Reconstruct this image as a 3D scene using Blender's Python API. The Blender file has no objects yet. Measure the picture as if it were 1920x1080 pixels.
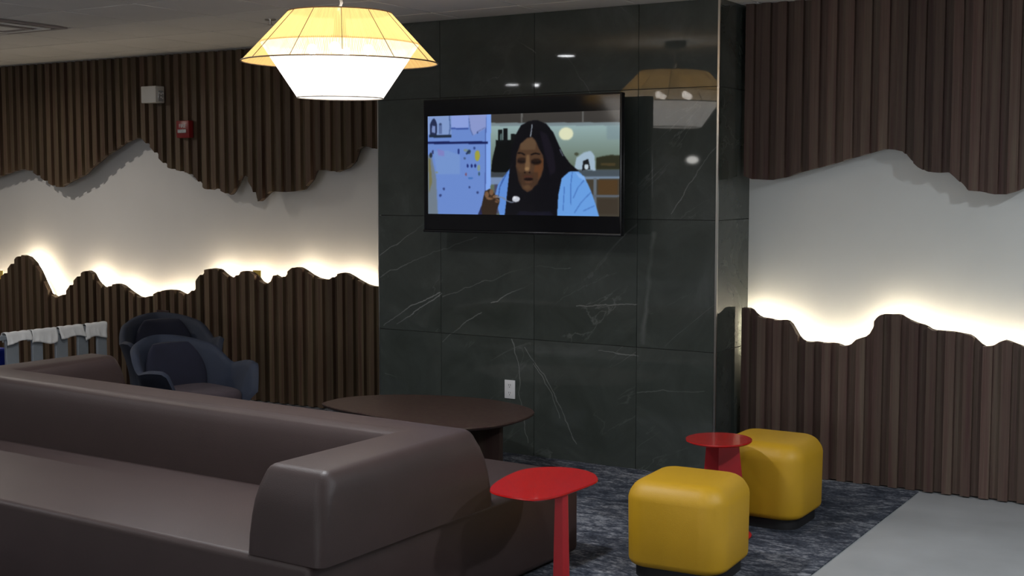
import bpy, bmesh, math, random
from mathutils import Vector, Matrix
import numpy as np

S = bpy.context.scene
COL = S.collection
R = math.radians

# ------------------------------------------------------------------ camera
cam = bpy.data.objects.new('camera', bpy.data.cameras.new('camera'))
COL.objects.link(cam)
cam.location = (0, 0, 1.68)
PITCH = math.atan(195 / 2430)
cam.rotation_euler = (R(90) - PITCH, 0, R(31.7))
cam.data.sensor_width = 36
cam.data.lens = 36 * 2430 / 1920
cam.data.clip_start = 0.05
S.camera = cam

# ------------------------------------------------------------------ world, exposure
wd = bpy.data.worlds.new('world'); S.world = wd; wd.use_nodes = True
wd.node_tree.nodes['Background'].inputs[0].default_value = (0.55, 0.6, 0.7, 1)
wd.node_tree.nodes['Background'].inputs[1].default_value = 0.3
S.view_settings.view_transform = 'Standard'
S.view_settings.look = 'None'
S.view_settings.exposure = 0.12
S.view_settings.gamma = 1.0
S.view_settings.use_curve_mapping = False
S.cycles.use_denoising = True
S.cycles.max_bounces = 8
S.cycles.diffuse_bounces = 4
S.cycles.glossy_bounces = 3
S.cycles.sample_clamp_indirect = 3.0
S.cycles.caustics_reflective = False
S.cycles.caustics_refractive = False

H = 2.706          # ceiling height
TVY = 6.79         # stone face
RY, RW = 7.10, 7.264    # right cladding face, right plaster wall
LY, LW = 7.42, 7.60     # left cladding face, left plaster wall

# ceiling downlights, some inferred, others added as unseen fill: (x, y, watts, aperture radius, colour)
WARM = (1.0, 0.93, 0.84); COOL = (0.93, 0.96, 1.0)
DOWN = [(-8.9, 5.75, 20, .032, WARM, 168), (-5.13, 4.45, 14, .07, COOL, 150), (-7.09, 2.1, 20, .07, COOL, 150),
        (-3.35, 3.85, 25, .09, COOL, 140), (0.4, 4.7, 46, .09, (.86, .94, 1.0), 172), (-0.6, 3.3, 13, .09, COOL, 160),
        (-4.3, 0.6, 16, .09, COOL, 150), (-9.8, 2.6, 8, .07, COOL, 160), (-9.3, -6.2, 16, .07, COOL, 150),
        (-4.0, -3.0, 46, .09, COOL, 130), (0.5, -2.0, 46, .09, COOL, 130)]
DOWN_P = 1.0
# added fill light from a made-up long window behind the camera
wl = bpy.data.lights.new('back_fill_light', 'AREA'); wl.shape = 'RECTANGLE'; wl.size = 7.6; wl.size_y = 1.5; wl.energy = 45
wl.color = (.93, .96, 1.0)
wo = bpy.data.objects.new('back_fill_light', wl); COL.objects.link(wo); wo.location = (-1.0, -7.93, 1.65); wo.rotation_euler = (R(90), 0, 0)
for i, (x, y, w, r, c, sp) in enumerate(DOWN):
    ld = bpy.data.lights.new('downlight_lamp', 'AREA'); ld.shape = 'DISK'; ld.size = r * 2; ld.energy = w * DOWN_P
    ld.color = c; ld.spread = R(sp)
    lo = bpy.data.objects.new('downlight_lamp', ld); COL.objects.link(lo); lo.location = (x, y, H - 0.012)

# ------------------------------------------------------------------ helpers
def lin(c):
    return tuple(((v / 255) / 12.92 if v / 255 <= .04045 else ((v / 255 + .055) / 1.055) ** 2.4) for v in c)

def nm(name):
    m = bpy.data.materials.new(name); m.use_nodes = True
    return m, m.node_tree.nodes, m.node_tree.links, m.node_tree.nodes['Principled BSDF']

def mat(name, col, rough=.6, metal=0, spec=.5, emis=None, estr=0, noise=0, nscale=8, bump=0, bscale=60, coat=0):
    m, N, L, b = nm(name)
    b.inputs['Base Color'].default_value = (*col, 1)
    b.inputs['Roughness'].default_value = rough
    b.inputs['Metallic'].default_value = metal
    b.inputs['Specular IOR Level'].default_value = spec
    b.inputs['Coat Weight'].default_value = coat
    if emis:
        b.inputs['Emission Color'].default_value = (*emis, 1); b.inputs['Emission Strength'].default_value = estr
    tc = N.new('ShaderNodeTexCoord')
    if noise:
        n = N.new('ShaderNodeTexNoise'); n.inputs['Scale'].default_value = nscale; n.inputs['Detail'].default_value = 5
        L.new(tc.outputs['Object'], n.inputs['Vector'])
        r = N.new('ShaderNodeValToRGB')
        r.color_ramp.elements[0].position = .3; r.color_ramp.elements[1].position = .7
        r.color_ramp.elements[0].color = (*[v * (1 - noise) for v in col], 1)
        r.color_ramp.elements[1].color = (*[min(1, v * (1 + noise)) for v in col], 1)
        L.new(n.outputs['Fac'], r.inputs['Fac']); L.new(r.outputs['Color'], b.inputs['Base Color'])
    if bump:
        n = N.new('ShaderNodeTexNoise'); n.inputs['Scale'].default_value = bscale; n.inputs['Detail'].default_value = 4
        L.new(tc.outputs['Object'], n.inputs['Vector'])
        bp = N.new('ShaderNodeBump'); bp.inputs['Strength'].default_value = bump; bp.inputs['Distance'].default_value = .002
        L.new(n.outputs['Fac'], bp.inputs['Height']); L.new(bp.outputs['Normal'], b.inputs['Normal'])
    return m

def mathn(N, L, op, a, b=None, clamp=False):
    n = N.new('ShaderNodeMath'); n.operation = op; n.use_clamp = clamp
    for i, v in enumerate((a, b)):
        if v is None: continue
        if isinstance(v, (int, float)): n.inputs[i].default_value = v
        else: L.new(v, n.inputs[i])
    return n.outputs[0]

def mesh(name, verts, faces, smooth=False, material=None):
    me = bpy.data.meshes.new(name); me.from_pydata([tuple(v) for v in verts], [], faces); me.update()
    if smooth:
        me.polygons.foreach_set('use_smooth', [True] * len(me.polygons))
    if material: me.materials.append(material)
    return me

def link(name, me, parent=None, loc=None, rotz=None):
    o = bpy.data.objects.new(name, me); COL.objects.link(o)
    if parent: o.parent = parent
    if loc is not None: o.location = loc
    if rotz is not None: o.rotation_euler = (0, 0, rotz)
    return o

def thing(name, label, cat, loc=(0, 0, 0), rotz=0, group=None):
    o = bpy.data.objects.new(name, None); COL.objects.link(o); o.location = loc; o.rotation_euler = (0, 0, rotz)
    o.empty_display_size = .1
    o['label'] = label; o['category'] = cat
    if group: o['group'] = group
    return o

def tag(o, label, cat, group=None, kind=None):
    o['label'] = label; o['category'] = cat
    if group: o['group'] = group
    if kind: o['kind'] = kind
    return o

def struct(o):
    o['kind'] = 'structure'; return o

def bmobj(name, bm, m, parent=None, smooth=True, loc=None, rotz=None, flat_angle=None):
    me = bpy.data.meshes.new(name); bmesh.ops.recalc_face_normals(bm, faces=bm.faces[:]); bm.to_mesh(me); bm.free()
    if smooth: me.polygons.foreach_set('use_smooth', [True] * len(me.polygons))
    me.materials.append(m)
    if flat_angle:
        me.set_sharp_from_angle(angle=R(flat_angle))
    return link(name, me, parent, loc, rotz)

def box_bm(x0, x1, y0, y1, z0, z1, bev=0, seg=3, bm=None):
    own = bmesh.new()
    vs = [own.verts.new((x, y, z)) for z in (z0, z1) for y in (y0, y1) for x in (x0, x1)]
    for f in ((0, 2, 3, 1), (4, 5, 7, 6), (0, 1, 5, 4), (2, 6, 7, 3), (0, 4, 6, 2), (1, 3, 7, 5)):
        own.faces.new([vs[i] for i in f])
    if bev: bmesh.ops.bevel(own, geom=own.edges[:], offset=bev, segments=seg, profile=.5, affect='EDGES')
    if bm is None: return own
    me = bpy.data.meshes.new('t'); own.to_mesh(me); own.free(); bm.from_mesh(me); bpy.data.meshes.remove(me)
    return bm

def box(name, x0, x1, y0, y1, z0, z1, m, parent=None, bev=0, seg=3, **k):
    return bmobj(name, box_bm(x0, x1, y0, y1, z0, z1, bev, seg), m, parent, smooth=bev > 0, flat_angle=40 if bev else None, **k)

def loft(name, rings, m, parent=None, closed=True, cap0=True, cap1=True, smooth=True, flat_angle=None, **k):
    """rings: list of lists of 3d points of the same length"""
    V = [p for r in rings for p in r]; n = len(rings[0]); F = []
    for i in range(len(rings) - 1):
        for j in range(n if closed else n - 1):
            a = i * n + j; b = i * n + (j + 1) % n
            F.append((a, b, b + n, a + n))
    if cap0: F.append(tuple(range(n))[::-1])
    if cap1: F.append(tuple(range((len(rings) - 1) * n, len(rings) * n)))
    bm = bmesh.new(); me = mesh('t', V, F); bm.from_mesh(me); bpy.data.meshes.remove(me)
    return bmobj(name, bm, m, parent, smooth, flat_angle=flat_angle, **k)

def lathe(name, prof, m, parent=None, n=48, flat_angle=40, cx=0, cy=0, caps=True, **k):
    rings = [[(cx + r * math.cos(2 * math.pi * j / n), cy + r * math.sin(2 * math.pi * j / n), z) for j in range(n)] for r, z in prof]
    return loft(name, rings, m, parent, cap0=caps, cap1=caps, flat_angle=flat_angle, **k)

def tube(name, pts, r, m, parent=None, n=8, **k):
    rings = []
    P = [Vector(p) for p in pts]
    for i, p in enumerate(P):
        d = (P[min(i + 1, len(P) - 1)] - P[max(i - 1, 0)]).normalized()
        a = d.orthogonal().normalized() if abs(d.z) > .95 else d.cross(Vector((0, 0, 1))).normalized()
        if abs(d.z) > .95: a = Vector((1, 0, 0))
        b = d.cross(a).normalized(); a = b.cross(d)
        rr = r[i] if isinstance(r, (list, tuple)) else r
        rings.append([tuple(p + a * rr * math.cos(2 * math.pi * j / n) + b * rr * math.sin(2 * math.pi * j / n)) for j in range(n)])
    return loft(name, rings, m, parent, **k)

def smooth_closed(pts, it=2):
    for _ in range(it):
        q = []
        for i in range(len(pts)):
            a, b = pts[i], pts[(i + 1) % len(pts)]
            q += [(a[0] * .75 + b[0] * .25, a[1] * .75 + b[1] * .25), (a[0] * .25 + b[0] * .75, a[1] * .25 + b[1] * .75)]
        pts = q
    return pts

LOW_L=[(-9.957,0.854),(-9.912,0.875),(-9.82,0.959),(-9.729,1.037),(-9.648,1.058),(-9.563,1.042),(-9.481,0.984),(-9.42,0.916),(-9.361,0.821),(-9.302,0.735),(-9.22,0.701),(-9.129,0.729),(-9.059,0.787),(-9.016,0.834),(-8.932,0.897),(-8.87,0.936),(-8.81,0.951),(-8.751,0.931),(-8.694,0.861),(-8.637,0.818),(-8.585,0.809),(-8.525,0.841),(-8.454,0.853),(-8.39,0.842),(-8.297,0.793),(-8.204,0.753),(-8.141,0.747),(-8.06,0.768),(-7.966,0.809),(-7.856,0.829),(-7.766,0.827),(-7.694,0.802),(-7.653,0.793),(-7.608,0.814),(-7.563,0.855),(-7.537,0.919),(-7.489,0.964),(-7.448,1.003),(-7.361,1.019),(-7.286,1.013),(-7.225,0.973),(-7.174,0.951),(-7.126,0.953),(-7.092,0.987),(-7.027,1.01),(-6.961,1.004),(-6.895,0.97),(-6.852,0.93),(-6.8,0.915),(-6.776,0.924),(-6.741,0.943),(-6.729,0.979),(-6.716,0.99),(-6.689,0.978),(-6.653,0.967),(-6.632,0.972),(-6.603,1.004),(-6.571,1.026),(-6.537,1.05),(-6.508,1.056),(-6.465,1.056),(-6.423,1.04),(-6.353,1.005),(-6.285,0.98),(-6.228,0.973),(-6.173,0.976),(-6.139,0.996),(-6.097,1.019),(-6.057,1.03),(-6.016,1.028),(-5.963,1.008),(-5.896,0.977),(-5.83,0.951),(-5.777,0.942),(-5.713,0.94)]
UP_L=[(-9.913,1.751),(-9.751,1.79),(-9.614,1.81),(-9.501,1.795),(-9.446,1.768),(-9.356,1.726),(-9.282,1.689),(-9.193,1.657),(-9.118,1.653),(-9.042,1.685),(-8.926,1.725),(-8.805,1.765),(-8.74,1.814),(-8.63,1.87),(-8.531,1.927),(-8.411,1.973),(-8.318,2.02),(-8.198,2.052),(-8.117,2.051),(-8.072,2.011),(-7.998,1.959),(-7.924,1.883),(-7.821,1.808),(-7.732,1.79),(-7.614,1.769),(-7.513,1.726),(-7.485,1.69),(-7.428,1.642),(-7.356,1.634),(-7.313,1.649),(-7.257,1.628),(-7.164,1.593),(-7.13,1.614),(-7.073,1.69),(-7.03,1.752),(-6.989,1.731),(-6.949,1.68),(-6.922,1.649),(-6.897,1.548),(-6.85,1.548),(-6.787,1.595),(-6.746,1.624),(-6.586,1.62),(-6.468,1.63),(-6.416,1.64),(-6.337,1.71),(-6.298,1.782),(-6.196,1.782),(-6.096,1.767),(-5.996,1.796),(-5.934,1.844),(-5.896,1.93),(-5.859,1.95),(-5.798,1.947),(-5.75,1.931),(-5.702,1.936)]
UP_R=[(-2.806,1.725),(-2.763,1.708),(-2.651,1.703),(-2.564,1.718),(-2.478,1.747),(-2.383,1.769),(-2.289,1.792),(-2.196,1.82),(-2.093,1.847),(-2.003,1.871),(-1.946,1.865),(-1.902,1.855),(-1.867,1.812),(-1.822,1.771),(-1.778,1.746),(-1.713,1.74),(-1.658,1.743),(-1.627,1.716),(-1.576,1.666),(-1.565,1.646),(-1.508,1.642),(-1.424,1.626),(-1.371,1.626),(-1.321,1.64),(-1.278,1.661)]
LOW_R=[(-2.817,0.961),(-2.771,0.96),(-2.748,0.95),(-2.722,0.92),(-2.692,0.909),(-2.645,0.905),(-2.608,0.898),(-2.545,0.902),(-2.522,0.893),(-2.501,0.867),(-2.48,0.826),(-2.458,0.8),(-2.432,0.786),(-2.405,0.784),(-2.364,0.79),(-2.324,0.784),(-2.272,0.788),(-2.241,0.786),(-2.216,0.775),(-2.201,0.774),(-2.175,0.783),(-2.146,0.813),(-2.112,0.827),(-2.083,0.836),(-2.057,0.867),(-2.04,0.923),(-2.02,0.951),(-1.997,0.965),(-1.953,0.966),(-1.904,0.97),(-1.881,0.961),(-1.864,0.948),(-1.805,0.926),(-1.76,0.916),(-1.722,0.893),(-1.614,0.891),(-1.521,0.878),(-1.491,0.852),(-1.455,0.821),(-1.414,0.826),(-1.381,0.85),(-1.346,0.864),(-1.311,0.852),(-1.253,0.833)]
VEINS=[ [(-5.186,0.751),(-5.011,0.866),(-4.735,0.989)],
[(-5.077,0.764),(-4.883,0.889),(-4.723,0.983)],
[(-4.724,0.674),(-4.51,0.823),(-4.418,0.879)],
[(-4.35,0.939),(-4.194,1.013),(-4.04,1.072)],
[(-5.217,1.218),(-5.029,1.317),(-4.837,1.431)],
[(-5.218,1.081),(-4.838,1.219),(-4.631,1.292),(-4.449,1.347)],
[(-4.715,0.966),(-4.429,1.063),(-4.04,1.177)],
[(-4.194,0.725),(-4.147,0.545),(-4.135,0.362),(-4.077,0.084)],
[(-4.04,0.586),(-3.907,0.399),(-3.85,0.256)],
[(-3.742,0.946),(-3.334,0.988)],
[(-3.33,0.467),(-2.909,0.5)],
[(-3.235,1.389),(-3.266,1.079),(-3.305,0.749)],
[(-2.847,1.902),(-2.99,1.725),(-3.119,1.513)],
[(-5.189,0.431),(-4.971,0.406),(-4.717,0.45)],
[(-3.596,0.698),(-3.332,0.675)],
[(-3.821,2.454),(-3.64,2.196)],
[(-4.04,1.177),(-3.78,1.176)],
[(-4.097,0.681),(-3.926,0.463),(-3.738,0.12)],
[(-3.469,2.71),(-3.331,2.609)],
[(-4.232,2.604),(-4.031,2.465)] ]
T1=[(-2.633,4.093),(-2.673,4.196),(-2.703,4.356),(-2.704,4.468),(-2.649,4.55),(-2.568,4.588),(-2.49,4.585),(-2.423,4.552),(-2.367,4.484),(-2.342,4.433),(-2.339,4.37),(-2.344,4.272),(-2.35,4.166),(-2.366,4.096),(-2.399,4.041),(-2.449,4.03),(-2.517,4.033),(-2.589,4.049)]
CT=[(-4.922,5.836),(-4.93,6.079),(-4.688,6.346),(-4.222,6.47),(-3.935,6.401),(-3.688,6.259),(-3.622,6.004),(-3.634,5.775),(-3.728,5.61),(-3.824,5.551),(-4.642,5.69),(-4.871,5.78)]

# ------------------------------------------------------------------ materials
def wood_mat(name, base, spread=.25, rough=.5):
    m, N, L, b = nm(name)
    geo = N.new('ShaderNodeNewGeometry'); oi = N.new('ShaderNodeObjectInfo')
    mp = N.new('ShaderNodeVectorMath'); mp.operation = 'MULTIPLY'; mp.inputs[1].default_value = (38, 38, .9)
    L.new(geo.outputs['Position'], mp.inputs[0])
    n1 = N.new('ShaderNodeTexNoise'); n1.inputs['Scale'].default_value = 1; n1.inputs['Detail'].default_value = 3
    L.new(mp.outputs[0], n1.inputs['Vector'])
    mp2 = N.new('ShaderNodeVectorMath'); mp2.operation = 'MULTIPLY'; mp2.inputs[1].default_value = (260, 260, 3)
    L.new(geo.outputs['Position'], mp2.inputs[0])
    n2 = N.new('ShaderNodeTexNoise'); n2.inputs['Scale'].default_value = 1; n2.inputs['Detail'].default_value = 4
    L.new(mp2.outputs[0], n2.inputs['Vector'])
    r = N.new('ShaderNodeValToRGB'); e = r.color_ramp.elements
    e[0].position = .3; e[0].color = (base[0] * .80, base[1] * .62, base[2] * .66, 1)
    e[1].position = .7; e[1].color = (base[0] * 1.15, base[1] * 1.25, base[2] * 1.12, 1)
    L.new(n1.outputs['Fac'], r.inputs['Fac'])
    v = mathn(N, L, 'MULTIPLY_ADD', n2.outputs['Fac'], .9); N[-1].inputs[2].default_value = .55
    rr = mathn(N, L, 'MULTIPLY_ADD', oi.outputs['Random'], spread * 2); N[-1].inputs[2].default_value = 1 - spread
    vv = mathn(N, L, 'MULTIPLY', v, rr)
    hs = N.new('ShaderNodeHueSaturation'); L.new(r.outputs['Color'], hs.inputs['Color']); L.new(vv, hs.inputs['Value'])
    L.new(hs.outputs['Color'], b.inputs['Base Color'])
    b.inputs['Roughness'].default_value = rough; b.inputs['Specular IOR Level'].default_value = .25
    bp = N.new('ShaderNodeBump'); bp.inputs['Strength'].default_value = .25; bp.inputs['Distance'].default_value = .001
    L.new(n2.outputs['Fac'], bp.inputs['Height']); L.new(bp.outputs['Normal'], b.inputs['Normal'])
    return m

M_wood = wood_mat('walnut_slats', (.112, .078, .052))
M_woodR = wood_mat('walnut_slats_right', (.104, .070, .058))
M_table = wood_mat('dark_table_wood', (.060, .038, .032), 0, .45)
M_backer = mat('backing_board', (.02, .015, .012), .8)
M_plaster = mat('plaster_paint', (.72, .70, .68), .85, noise=.02, nscale=3, bump=.15, bscale=180)
M_ceil = mat('ceiling_board', (.74, .71, .67), .9, noise=.05, nscale=1.4, bump=.3, bscale=220)
M_bar = mat('ceiling_grid_bar', (.80, .79, .77), .5, noise=.02)
M_floor = mat('grey_floor_tile', (.40, .41, .42), .42, noise=.13, nscale=2.2, bump=.08, bscale=90)
M_leather = mat('brown_leather', (.047, .030, .028), .46, spec=.45, noise=.06, nscale=7, bump=.35, bscale=320)
M_yellow = mat('yellow_leather', (.56, .315, .012), .50, noise=.04, nscale=4, bump=.2, bscale=300)
M_black = mat('black_plinth', (.012, .012, .013), .6, noise=.1)
M_red = mat('red_lacquer', (.43, .009, .008), .22, noise=.02, coat=.3)
M_redleg = mat('red_powder_coat', (.42, .012, .018), .45, noise=.04, nscale=12)
M_navy = mat('navy_wool', (.006, .007, .020), .9, noise=.12, nscale=20, bump=.4, bscale=400)
M_navy2 = mat('navy_shell', (.015, .021, .040), .75, noise=.08, nscale=12, bump=.3, bscale=300)
M_plum = mat('plum_seat_fabric', (.050, .036, .044), .9, noise=.12, nscale=25, bump=.4, bscale=400)
M_steel = mat('brushed_steel', (.62, .60, .56), .28, metal=1, noise=.03, nscale=30)
M_white = mat('white_plastic', (.78, .78, .80), .35, noise=.02)
M_device = mat('light_grey_plastic', (.62, .60, .56), .45, noise=.03)
M_slot = mat('dark_slot', (.06, .06, .07), .5, noise=.05)
M_lens = mat('clear_lens', (.75, .78, .8), .12, metal=.6, noise=.2, nscale=60)
M_alarm = mat('alarm_red', (.22, .012, .014), .35, noise=.03)
M_letter = mat('white_lettering', (.75, .75, .75), .5, noise=.02)
M_grey = mat('grey_paint_rack', (.20, .22, .24), .6, noise=.12, nscale=6)
M_blue = mat('blue_plastic', (.004, .03, .42), .4, noise=.05)
M_tv = mat('tv_black', (.006, .006, .008), .25, noise=.05)
M_glass = mat('screen_glass', (.003, .003, .005), .10, noise=.01, coat=.0)
M_cord = mat('white_cord', (.8, .8, .8), .4, noise=.02)
M_canopy = mat('dark_canopy', (.03, .03, .03), .5, noise=.05)
M_wire = mat('shade_wire', (.22, .14, .07), .5, metal=.3, noise=.05)
M_wire2 = mat('pale_shade_wire', (.45, .43, .40), .5, noise=.05)
M_tab = mat('yellow_tab', (.80, .55, .12), .5, noise=.03)
M_led = mat('led_glow', (1, 1, 1), .5, emis=(1.0, .84, .60), estr=58, noise=.01)
M_bulb = mat('bulb_glow', (1, 1, 1), .5, emis=(1.0, .95, .88), estr=45, noise=.01)
M_down = mat('downlight_glow', (1, 1, 1), .5, emis=(.95, .97, 1.0), estr=26, noise=.01)
M_globe = mat('globe_glow', (1, 1, 1), .5, emis=(1, .97, .92), estr=9, noise=.3, nscale=30)

# crumpled cloth
M_cloth = mat('white_cloth', (.72, .71, .69), .9, noise=.06, nscale=14, bump=.6, bscale=45)

# grey-green stone with white veins
def stone_mat():
    m, N, L, b = nm('veined_stone')
    geo = N.new('ShaderNodeNewGeometry'); oi = N.new('ShaderNodeObjectInfo')
    off = N.new('ShaderNodeVectorMath'); off.operation = 'SCALE'; off.inputs[0].default_value = (7, 3, 11)
    L.new(oi.outputs['Random'], off.inputs['Scale'])
    pos = N.new('ShaderNodeVectorMath'); pos.operation = 'ADD'
    L.new(geo.outputs['Position'], pos.inputs[0]); L.new(off.outputs[0], pos.inputs[1])
    n = N.new('ShaderNodeTexNoise'); n.inputs['Scale'].default_value = 2.6; n.inputs['Detail'].default_value = 8; n.inputs['Roughness'].default_value = .62
    n.inputs['Distortion'].default_value = .8
    L.new(pos.outputs[0], n.inputs['Vector'])
    r = N.new('ShaderNodeValToRGB'); e = r.color_ramp.elements
    e[0].position = .28; e[0].color = (.042, .050, .044, 1)
    e[1].position = .75; e[1].color = (.084, .093, .088, 1)
    k = e.new(.55); k.color = (.059, .068, .062, 1)
    L.new(n.outputs['Fac'], r.inputs['Fac'])
    # fine random hairline veins
    wn = N.new('ShaderNodeTexNoise'); wn.inputs['Scale'].default_value = 1.7; wn.inputs['Detail'].default_value = 6; wn.inputs['Distortion'].default_value = 1.2
    rot = N.new('ShaderNodeVectorRotate'); rot.inputs['Angle'].default_value = R(38); rot.inputs['Axis'].default_value = (0, 1, 0)
    L.new(pos.outputs[0], rot.inputs['Vector'])
    sc = N.new('ShaderNodeVectorMath'); sc.operation = 'MULTIPLY'; sc.inputs[1].default_value = (.45, 1, 1.8)
    L.new(rot.outputs[0], sc.inputs[0]); L.new(sc.outputs[0], wn.inputs['Vector'])
    d = mathn(N, L, 'SUBTRACT', wn.outputs['Fac'], .5); d = mathn(N, L, 'ABSOLUTE', d)
    hv = mathn(N, L, 'MULTIPLY_ADD', d, -130); N[-1].inputs[2].default_value = 1; N[-1].use_clamp = True
    msk = N.new('ShaderNodeTexNoise'); msk.inputs['Scale'].default_value = 2.1; L.new(pos.outputs[0], msk.inputs['Vector'])
    mk = mathn(N, L, 'MULTIPLY_ADD', msk.outputs['Fac'], 5); N[-1].inputs[2].default_value = -2.6; N[-1].use_clamp = True
    hv = mathn(N, L, 'MULTIPLY', hv, mk); total = mathn(N, L, 'MULTIPLY', hv, .35)
    # the long veins of the wall
    ns = N.new('ShaderNodeTexNoise'); ns.inputs['Scale'].default_value = 9; ns.inputs['Detail'].default_value = 4
    L.new(geo.outputs['Position'], ns.inputs['Vector'])
    c0 = N.new('ShaderNodeVectorMath'); c0.operation = 'SUBTRACT'; c0.inputs[1].default_value = (.5, .5, .5); L.new(ns.outputs['Color'], c0.inputs[0])
    c1 = N.new('ShaderNodeVectorMath'); c1.operation = 'SCALE'; c1.inputs['Scale'].default_value = .05; L.new(c0.outputs[0], c1.inputs[0])
    p1 = N.new('ShaderNodeVectorMath'); p1.operation = 'ADD'; L.new(geo.outputs['Position'], p1.inputs[0]); L.new(c1.outputs[0], p1.inputs[1])
    p2 = N.new('ShaderNodeVectorMath'); p2.operation = 'MULTIPLY'; p2.inputs[1].default_value = (1, 0, 1); L.new(p1.outputs[0], p2.inputs[0])
    acc = None
    WID = {11: (.02, .35), 0: (.005, 1), 1: (.005, .9), 3: (.005, 1), 2: (.005, .8)}
    for vi, pl in enumerate(VEINS):
        w, amp = WID.get(vi, (.0045, .6))
        best = None
        for a, bb in zip(pl[:-1], pl[1:]):
            a = Vector((a[0], 0, a[1])); ba = Vector((bb[0], 0, bb[1])) - a
            pa = N.new('ShaderNodeVectorMath'); pa.operation = 'SUBTRACT'; pa.inputs[1].default_value = a; L.new(p2.outputs[0], pa.inputs[0])
            dt = N.new('ShaderNodeVectorMath'); dt.operation = 'DOT_PRODUCT'; dt.inputs[1].default_value = ba / ba.length_squared; L.new(pa.outputs[0], dt.inputs[0])
            h = mathn(N, L, 'MULTIPLY', dt.outputs['Value'], 1.0, True)
            s = N.new('ShaderNodeVectorMath'); s.operation = 'SCALE'; s.inputs[0].default_value = ba; L.new(h, s.inputs['Scale'])
            ds = N.new('ShaderNodeVectorMath'); ds.operation = 'DISTANCE'; L.new(pa.outputs[0], ds.inputs[0]); L.new(s.outputs[0], ds.inputs[1])
            o = ds.outputs['Value']
            best = o if best is None else mathn(N, L, 'MINIMUM', best, o)
        v = mathn(N, L, 'MULTIPLY_ADD', best, -amp / w); N[-1].inputs[2].default_value = amp; N[-1].use_clamp = True
        acc = v if acc is None else mathn(N, L, 'MAXIMUM', acc, v)
    br = mathn(N, L, 'MULTIPLY_ADD', msk.outputs['Fac'], 3.2); N[-1].inputs[2].default_value = -1.0; N[-1].use_clamp = True
    acc = mathn(N, L, 'MULTIPLY', acc, br)
    total = mathn(N, L, 'MAXIMUM', total, acc)
    total = mathn(N, L, 'MULTIPLY', total, .62)
    mx = N.new('ShaderNodeMix'); mx.data_type = 'RGBA'
    L.new(total, mx.inputs['Factor']); L.new(r.outputs['Color'], mx.inputs[6]); mx.inputs[7].default_value = (.42, .43, .42, 1)
    L.new(mx.outputs[2], b.inputs['Base Color'])
    b.inputs['Roughness'].default_value = .03
    b.inputs['Specular IOR Level'].default_value = .5
    return m
M_stone = stone_mat()

# carpet: blue-charcoal with pale brushed streaks
def carpet_mat():
    m, N, L, b = nm('brushed_carpet')
    tc = N.new('ShaderNodeTexCoord')
    def nz(scale, vec, det=6, dist=0):
        s = N.new('ShaderNodeVectorMath'); s.operation = 'MULTIPLY'; s.inputs[1].default_value = vec
        L.new(tc.outputs['Object'], s.inputs[0])
        n = N.new('ShaderNodeTexNoise'); n.inputs['Scale'].default_value = scale; n.inputs['Detail'].default_value = det
        n.inputs['Distortion'].default_value = dist; L.new(s.outputs[0], n.inputs['Vector']); return n.outputs['Fac']
    a = nz(13, (.8, 1.6, 1), 8, 1.2); c = nz(75, (1, 1.6, 1), 6); g = nz(2.2, (1, 1, 1), 3)
    v = mathn(N, L, 'MULTIPLY', a, .55)
    v = mathn(N, L, 'MULTIPLY_ADD', c, .45); L.new(mathn(N, L, 'MULTIPLY', a, .55), N[-2].inputs[2]) if False else None
    s = mathn(N, L, 'ADD', mathn(N, L, 'MULTIPLY', a, .5), mathn(N, L, 'MULTIPLY', c, .35))
    s = mathn(N, L, 'ADD', s, mathn(N, L, 'MULTIPLY', g, .25))
    r = N.new('ShaderNodeValToRGB'); e = r.color_ramp.elements
    e[0].position = .45; e[0].color = (.026, .031, .044, 1)
    e[1].position = .70; e[1].color = (.30, .31, .34, 1)
    k = e.new(.56); k.color = (.072, .080, .102, 1)
    L.new(s, r.inputs['Fac']); L.new(r.outputs['Color'], b.inputs['Base Color'])
    b.inputs['Roughness'].default_value = .95; b.inputs['Specular IOR Level'].default_value = .1
    bp = N.new('ShaderNodeBump'); bp.inputs['Strength'].default_value = .5; bp.inputs['Distance'].default_value = .004
    L.new(c, bp.inputs['Height']); L.new(bp.outputs['Normal'], b.inputs['Normal'])
    return m
M_carpet = carpet_mat()

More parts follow.
